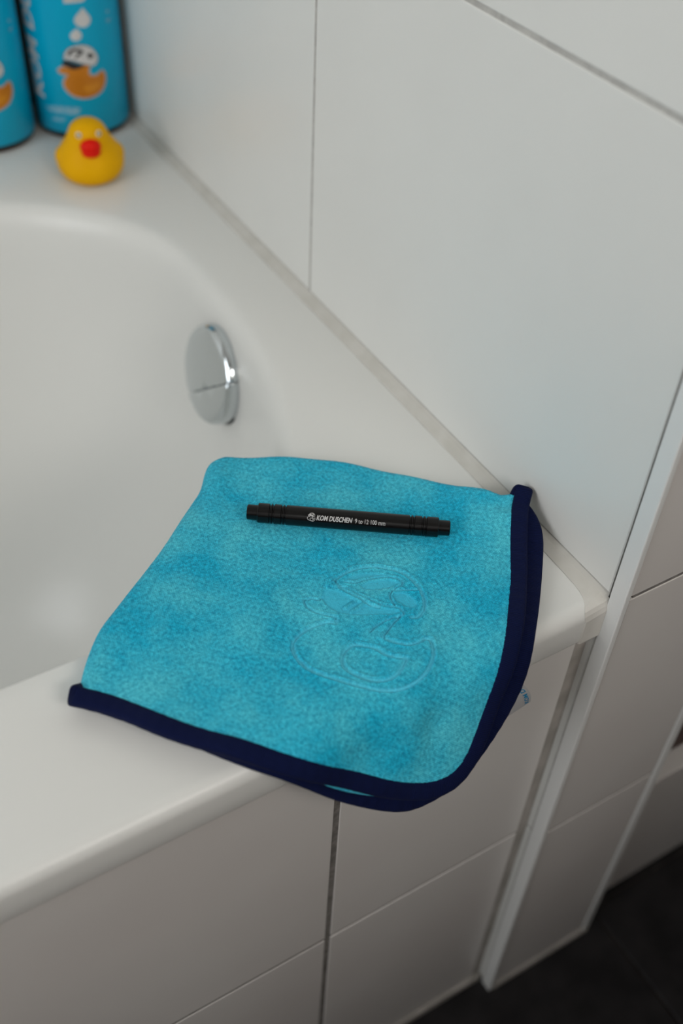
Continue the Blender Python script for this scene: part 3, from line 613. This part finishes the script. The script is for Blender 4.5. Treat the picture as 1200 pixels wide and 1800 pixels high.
# ------------------------------------------------------------------ black marker-shaped tool on the towel
pa, pb_ = Vector((-0.1508, 0.1375, 0.0194)), Vector((-0.0583, 0.0734, 0.0194))
pen = thing('metal_tool_pen', 'slim black metal cylindrical tool with grey lettering lying on the blue towel', 'pen', (pa + pb_) / 2)
ax = (pb_ - pa).normalized(); PL = (pb_ - pa).length
view = (Vector(cam.location) - (pa + pb_) / 2); view = (view - ax * view.dot(ax)).normalized()
sd = view.cross(ax)      # 'up' of the print
if sd.z < 0 and False: sd = -sd
RP, RC = 0.0056, 0.0043
def px_s(px): return (px - 434.6) / (790.3 - 434.6) * PL - PL / 2      # along the axis
def pen_rev(name, prof, m, parent):
    p = np.array(prof); k = 56; a = np.linspace(0, 2 * math.pi, k, endpoint=False)
    A = np.array(ax)[None, None] * p[:, 1][:, None, None] + p[:, 0][:, None, None] * (np.cos(a)[None, :, None] * np.array(view) + np.sin(a)[None, :, None] * np.array(sd))
    o = grid_mesh(name, A, m, parent, close_v=True)
    try: o.data.set_sharp_from_angle(angle=math.radians(28))
    except Exception: pass
    return o
e = .0003
s0_, s1_ = px_s(453.5), px_s(770.3)
bp = [(0, s0_), (RP - .0004, s0_), (RP, s0_ + .0004)]
for g in (475.5, 481.0, 496.5, 502.0, 720.5, 726.7, 742.0, 748.0):
    c = px_s(g); bp += [(RP, c - .00055), (RP - .0008, c - .00025), (RP - .0008, c + .00025), (RP, c + .00055)]
bp += [(RP, s1_ - .0004), (RP - .0004, s1_), (0, s1_)]
pen_rev('body', bp, M['black_metal'], pen)
pen_rev('end_plug', [(0, -PL/2), (RC - .0004, -PL/2), (RC, -PL/2 + .0004), (RC, s0_ + .0005), (0, s0_ + .0005)], M['black_metal'], pen)
pen_rev('end_plug', [(0, s1_ - .0005), (RC, s1_ - .0005), (RC, PL/2 - .0004), (RC - .0004, PL/2), (0, PL/2)], M['black_metal'], pen)
def on_pen(x, y, r=RP + .00006):
    a = y / RP; return ax * x + (view * math.cos(a) + sd * math.sin(a)) * r
UPS = 1.0
def pen_text(name, s, p0, p1, hgt, yc, bold, shear, sp=1.0):
    bm = text_bm(s, 1, bold, shear, sp); ys = [v.co.y for v in bm.verts]; k = hgt / 0.70
    xs = [v.co.x for v in bm.verts]; a, b = min(xs), max(xs); x0, x1 = px_s(p0), px_s(p1)
    for v in bm.verts: v.co.x = x0 + (v.co.x - a) / (b - a) * (x1 - x0); v.co.y = (v.co.y - .35) * k + yc
    slice_y(bm, .0004); map_bm(bm, on_pen); flat(name, bm, M['pen_print'], pen)
pen_text('brand_lettering', 'KOM DUSCHEN', 557.5, 620, .00265, -.0001, .03, .22)
pen_text('size_lettering', '9 to 12 100 mm', 624.5, 677, .0025, -.0002, .004, 0.0)
# emblem on the pen: same outlines as on the towel
LG = TW['logo']
allp = np.concatenate([np.array(v) for v in LG.values()])
E1 = np.array([ca, sa]); 
import_px = TW['logo_px']
def pen_logo(x, y):   # logo pixel space (0..1200, 0..1050) -> pen surface; the towel shows it foreshortened, so stretch back
    cx, cy = 600, 545
    return px_s(548.3) + (x - cx) / 1000 * .0046, -(y - cy) / 1000 * .0062 * .92
for key, pl in import_px.items():
    pts = [pen_logo(*q) for q in pl]
    if key in ('vent1', 'vent2', 'vent3'): continue
    if key == 'glasses': bm = poly_bm(pts)
    else: bm = ribbon_bm(catmull(pts, 30) if len(pts) > 2 else pts, .00022)
    slice_y(bm, .0004); map_bm(bm, on_pen); flat('emblem_line' if key != 'glasses' else 'emblem_shape', bm, M['pen_print'], pen)

# ------------------------------------------------------------------ bottles
LB = {"orange": [[-128.99, 0.0614], [-124.99, 0.0638], [-121.79, 0.065], [-115.17, 0.0641], [-105.46, 0.0646], [-97.49, 0.0655], [-92.62, 0.0647], [-94.3, 0.0609], [-94.8, 0.058], [-91.1, 0.0558], [-85.88, 0.0555], [-79.96, 0.0575], [-77.45, 0.0585], [-74.96, 0.0558], [-74.73, 0.0506], [-77.43, 0.0459], [-81.61, 0.0422], [-88.69, 0.0396], [-97.21, 0.0383], [-105.16, 0.0385], [-113.68, 0.0403], [-119.97, 0.0436], [-123.63, 0.0479], [-123.91, 0.0515], [-121.21, 0.0553], [-117.22, 0.0583], [-120.93, 0.0593], [-126.72, 0.0601]], "helmet": [[-119.98, 0.0719], [-118.68, 0.0761], [-114.12, 0.08], [-107.12, 0.082], [-98.39, 0.0826], [-90.76, 0.0808], [-85.22, 0.0769], [-81.75, 0.0722], [-81.98, 0.0679], [-85.21, 0.0652], [-89.6, 0.0643], [-92.49, 0.0654], [-99.18, 0.0671], [-106.55, 0.0693], [-113.92, 0.0709], [-118.66, 0.0712]], "vent1": [[-115.81, 0.0751], [-113.02, 0.0783], [-107.46, 0.0801], [-101.33, 0.0796], [-97.32, 0.0776], [-101.32, 0.077], [-105.95, 0.078], [-109.94, 0.077], [-113.3, 0.0742]], "vent3": [[-102.87, 0.0764], [-97.42, 0.077], [-100.77, 0.0747], [-105.44, 0.0728], [-108.2, 0.0718], [-106.61, 0.0743]], "vent2": [[-93.78, 0.0741], [-90.69, 0.0755], [-87.3, 0.0742], [-86.04, 0.0724], [-89.2, 0.0712], [-92.46, 0.0713]], "glasses": [[-122.36, 0.0696], [-118.8, 0.0705], [-111.38, 0.0691], [-104.95, 0.0674], [-97.49, 0.0655], [-101.61, 0.0644], [-106.67, 0.0632], [-112.48, 0.063], [-116.97, 0.0648], [-121.58, 0.0661], [-123.2, 0.0678]], "wing": [[-102.83, 0.0462], [-100.44, 0.0486], [-92.23, 0.0493], [-82.76, 0.0484], [-86.74, 0.0445], [-92.42, 0.0423], [-99.42, 0.043]], "drop1": [[-92.09, 0.1121], [-88.79, 0.1084], [-85.39, 0.1047], [-84.35, 0.1018], [-86.5, 0.0987], [-90.39, 0.0969], [-94.89, 0.0967], [-99.06, 0.0977], [-102.43, 0.1001], [-103.22, 0.1035], [-100.87, 0.1061], [-96.51, 0.1091]], "drop2": [[-101.7, 0.0963], [-98.82, 0.0937], [-96.92, 0.0908], [-98.37, 0.0881], [-101.05, 0.0866], [-103.98, 0.0863], [-107.18, 0.0869], [-109.22, 0.0887], [-109.65, 0.0915], [-106.34, 0.0941]], "bar": [[-112.09, 0.123], [-86.37, 0.1215], [-88.09, 0.1177], [-92.27, 0.1165], [-111.96, 0.1164]], "strip1": [[-155.25, 0.0273], [-133.9, 0.0303], [-109.73, 0.0293], [-111.65, 0.024], [-124.73, 0.0238], [-146.77, 0.0243]], "strip2": [[-145.59, 0.0192], [-127.57, 0.0198], [-132.35, 0.0171], [-143.83, 0.0164]], "dot1": [[-62.51, 0.1057], [-56.64, 0.1044], [-58.67, 0.1028], [-62.28, 0.1036]], "dot2": [[-63.42, 0.0987], [-55.88, 0.0977], [-58.12, 0.0955], [-63.26, 0.0962]]}
BR = 0.042
def make_bottle(label, loc, shift=0.0):
    loc = (loc[0], loc[1], 0.0002)
    b = thing('bottle', label, 'bottle', loc, 'sky blue bottles on the back rim')
    pr = [(0, .0015), (.034, .0015), (.0375, 0.0), (.0395, .0006), (.0412, .0025), (BR - .0003, .006), (BR - .0003, .172), (.0405, .184), (.036, .198), (.028, .210), (.019, .218), (.0165, .222), (.0165, .236), (0, .236)]
    grid_mesh('body', revolve(pr, 72), M['amber'], b, close_v=True)
    cap = grid_mesh('cap', revolve([(0, .262), (.0175, .262), (.019, .2605), (.0192, .229), (.0168, .2285)], 48), M['gasket'], b, close_v=True)
    a = np.radians(np.linspace(-172, -24, 80))
    zz = np.array([.0062, .0066, .08, .16, .1692, .1696]); rr = np.array([BR - .0004, BR + .00025, BR + .00025, BR + .00025, BR + .00025, BR - .0004])
    A = np.stack([rr[:, None] * np.cos(a), rr[:, None] * np.sin(a), np.repeat(zz[:, None], 80, 1)], -1)
    lab = grid_mesh('sleeve_label', A, M['label'], b); lab['label'] = 'sky blue wrap-around label'
    sh = math.radians(shift)
    def wrap(lift): return lambda x, z: ((BR + .0003 + lift) * math.cos(x / BR + sh), (BR + .0003 + lift) * math.sin(x / BR + sh), z)
    def shape(name, key, m, lift=.0002, sm=True):
        pts = [(math.radians(t) * BR, z) for t, z in LB[key]]
        if sm: pts = catmull(pts + [pts[0]], 64)[:-1].tolist()
        flat(name, map_bm(slice_x(poly_bm(pts), .002), wrap(lift)), M[m], lab)
    pts = [(math.radians(t) * BR, z) for t, z in LB['orange']]
    flat('emblem_outline', map_bm(slice_x(ribbon_bm(pts, .0028, True), .002), wrap(.0001)), M['print_outline'], lab)
    pts = [(math.radians(t) * BR, z) for t, z in LB['helmet']]
    flat('emblem_outline', map_bm(slice_x(ribbon_bm(pts, .0014, True), .002), wrap(.00012)), M['print_black'], lab)
    shape('emblem_body', 'orange', 'print_orange', .0002, False); shape('emblem_wing', 'wing', 'print_wing', .0003)
    shape('emblem_helmet', 'helmet', 'print_white', .0003); shape('emblem_vent', 'vent1', 'print_black', .0004); shape('emblem_vent', 'vent2', 'print_black', .0004); shape('emblem_vent', 'vent3', 'print_black', .0004)
    shape('emblem_glasses', 'glasses', 'print_black', .0004)
    shape('printed_drop', 'drop1', 'print_white'); shape('printed_drop', 'drop2', 'print_white'); shape('printed_bar', 'bar', 'print_white', .0002, False)
    shape('printed_line', 'strip1', 'print_faint'); shape('printed_line', 'strip2', 'print_faint'); shape('printed_dot', 'dot1', 'print_faint'); shape('printed_dot', 'dot2', 'print_faint')
    # brand name reading upwards along the left of the label
    bm = fit_width(text_bm('KOM DUSCHEN', 1, .03, .18), 0.0345, 0.0345 + .162, 0)
    ys = [v.co.y for v in bm.verts]; k = .0125 / (max(ys) - min(ys)); th0 = math.radians(-161) * BR
    for v in bm.verts: v.co = Vector((th0 - v.co.y * k, v.co.x, 0))
    bmesh.ops.delete(bm, geom=[v for v in bm.verts if v.co.y > .168], context='VERTS')
    flat('brand_lettering', map_bm(slice_x(bm, .002), wrap(.0002)), M['print_white'], lab)
    return b
b1 = make_bottle('sky blue labelled bottle in the corner, right behind the rubber duck', (-0.0428, 0.684, 0.0))
b2 = make_bottle('sky blue labelled bottle cut off by the left edge of the photo', (-0.1290, 0.692, 0.0), 11.0)

# ------------------------------------------------------------------ rubber duck
duck = thing('rubber_duck', 'yellow rubber duck with red beak standing before the blue bottles', 'duck', (-0.0735, 0.581, 0.0))
rg = [(0.0, .000, .016, .018), (.0008, .000, .0195, .0215), (.004, .0, .0238, .0258), (.009, .0, .0268, .0285), (.0145, .0, .0278, .0288), (.020, -.0004, .0268, .0268), (.025, -.0012, .0248, .0240), (.0295, -.002, .0220, .0212),
      (.0335, -.003, .0193, .0188), (.0375, -.0038, .0172, .0170), (.0415, -.0042, .0154, .0156), (.0450, -.0044, .0136, .0140), (.0480, -.0044, .0102, .0108), (.0500, -.0044, .006, .0064), (.0508, -.0044, .0004, .0004)]
rgc = catmull([(z, y, rx, ry) for z, y, rx, ry in rg], 60)
an = np.linspace(0, 2 * math.pi, 64, endpoint=False)
A = np.stack([rgc[:, 2:3] * np.cos(an), rgc[:, 1:2] + rgc[:, 3:4] * np.sin(an), np.repeat(rgc[:, 0:1], 64, 1)], -1)
duck.rotation_euler = (0, 0, math.radians(-14))
# upturned tail at the back
back = np.clip(np.sin(an), 0, 1)**10; zf = np.exp(-((rgc[:, 0] - .022) / .006)**2)
A[..., 1] += .010 * zf[:, None] * back; A[..., 2] += .006 * zf[:, None] * back
bodyP = A
grid_mesh('body', np.concatenate([[np.tile([[0, 0, 0.0002]], (64, 1))], bodyP]), M['rubber'], duck, close_v=True)
def ellipsoid(c, r, m, name, parent, rot=None, n=24, fn=None):
    t = np.linspace(0, math.pi, n); a = np.linspace(0, 2 * math.pi, n * 2, endpoint=False)
    E = np.stack([np.sin(t)[:, None] * np.cos(a), np.sin(t)[:, None] * np.sin(a), np.repeat(np.cos(t)[:, None], n * 2, 1)], -1)
    if fn: E = fn(E)
    E = E * np.array(r)
    if rot is not None: E = E @ np.array(rot.to_matrix()).T
    return grid_mesh(name, E + np.array(c), m, parent, close_v=True)
from mathutils import Euler
for sx in (-1, 1):
    ellipsoid((sx * .0222, .004, .0170), (.0060, .0135, .0085), M['rubber'], 'wing', duck, Euler((math.radians(-22), 0, sx * math.radians(8))))
ellipsoid((0, .0265, .0275), (.008, .008, .0045), M['rubber'], 'tail', duck, Euler((math.radians(38), 0, 0)))
bk = ellipsoid((0, -.0205, .0345), (.0086, .0072, .0064), M['beak'], 'beak', duck, Euler((math.radians(-12), 0, 0)))
ellipsoid((0, -.0212, .0305), (.0078, .0060, .0044), M['beak'], 'beak', duck, Euler((math.radians(14), 0, 0)))
for sx in (-1, 1):
    d_ = Vector((sx * .50, -.82, .20)).normalized(); c_ = Vector((0, -.0042, .0412)); p_ = c_ + Vector((d_.x * .0158, d_.y * .0160, d_.z * .012))
    q_ = d_.to_track_quat('Z', 'Y')
    ey = ellipsoid(p_, (.0026, .0026, .0007), M['eye_white'], 'eye', duck, q_, 14)
    ellipsoid(p_ + d_ * .0005, (.0012, .0013, .0005), M['eye_dark'], 'pupil', ey, q_, 10)
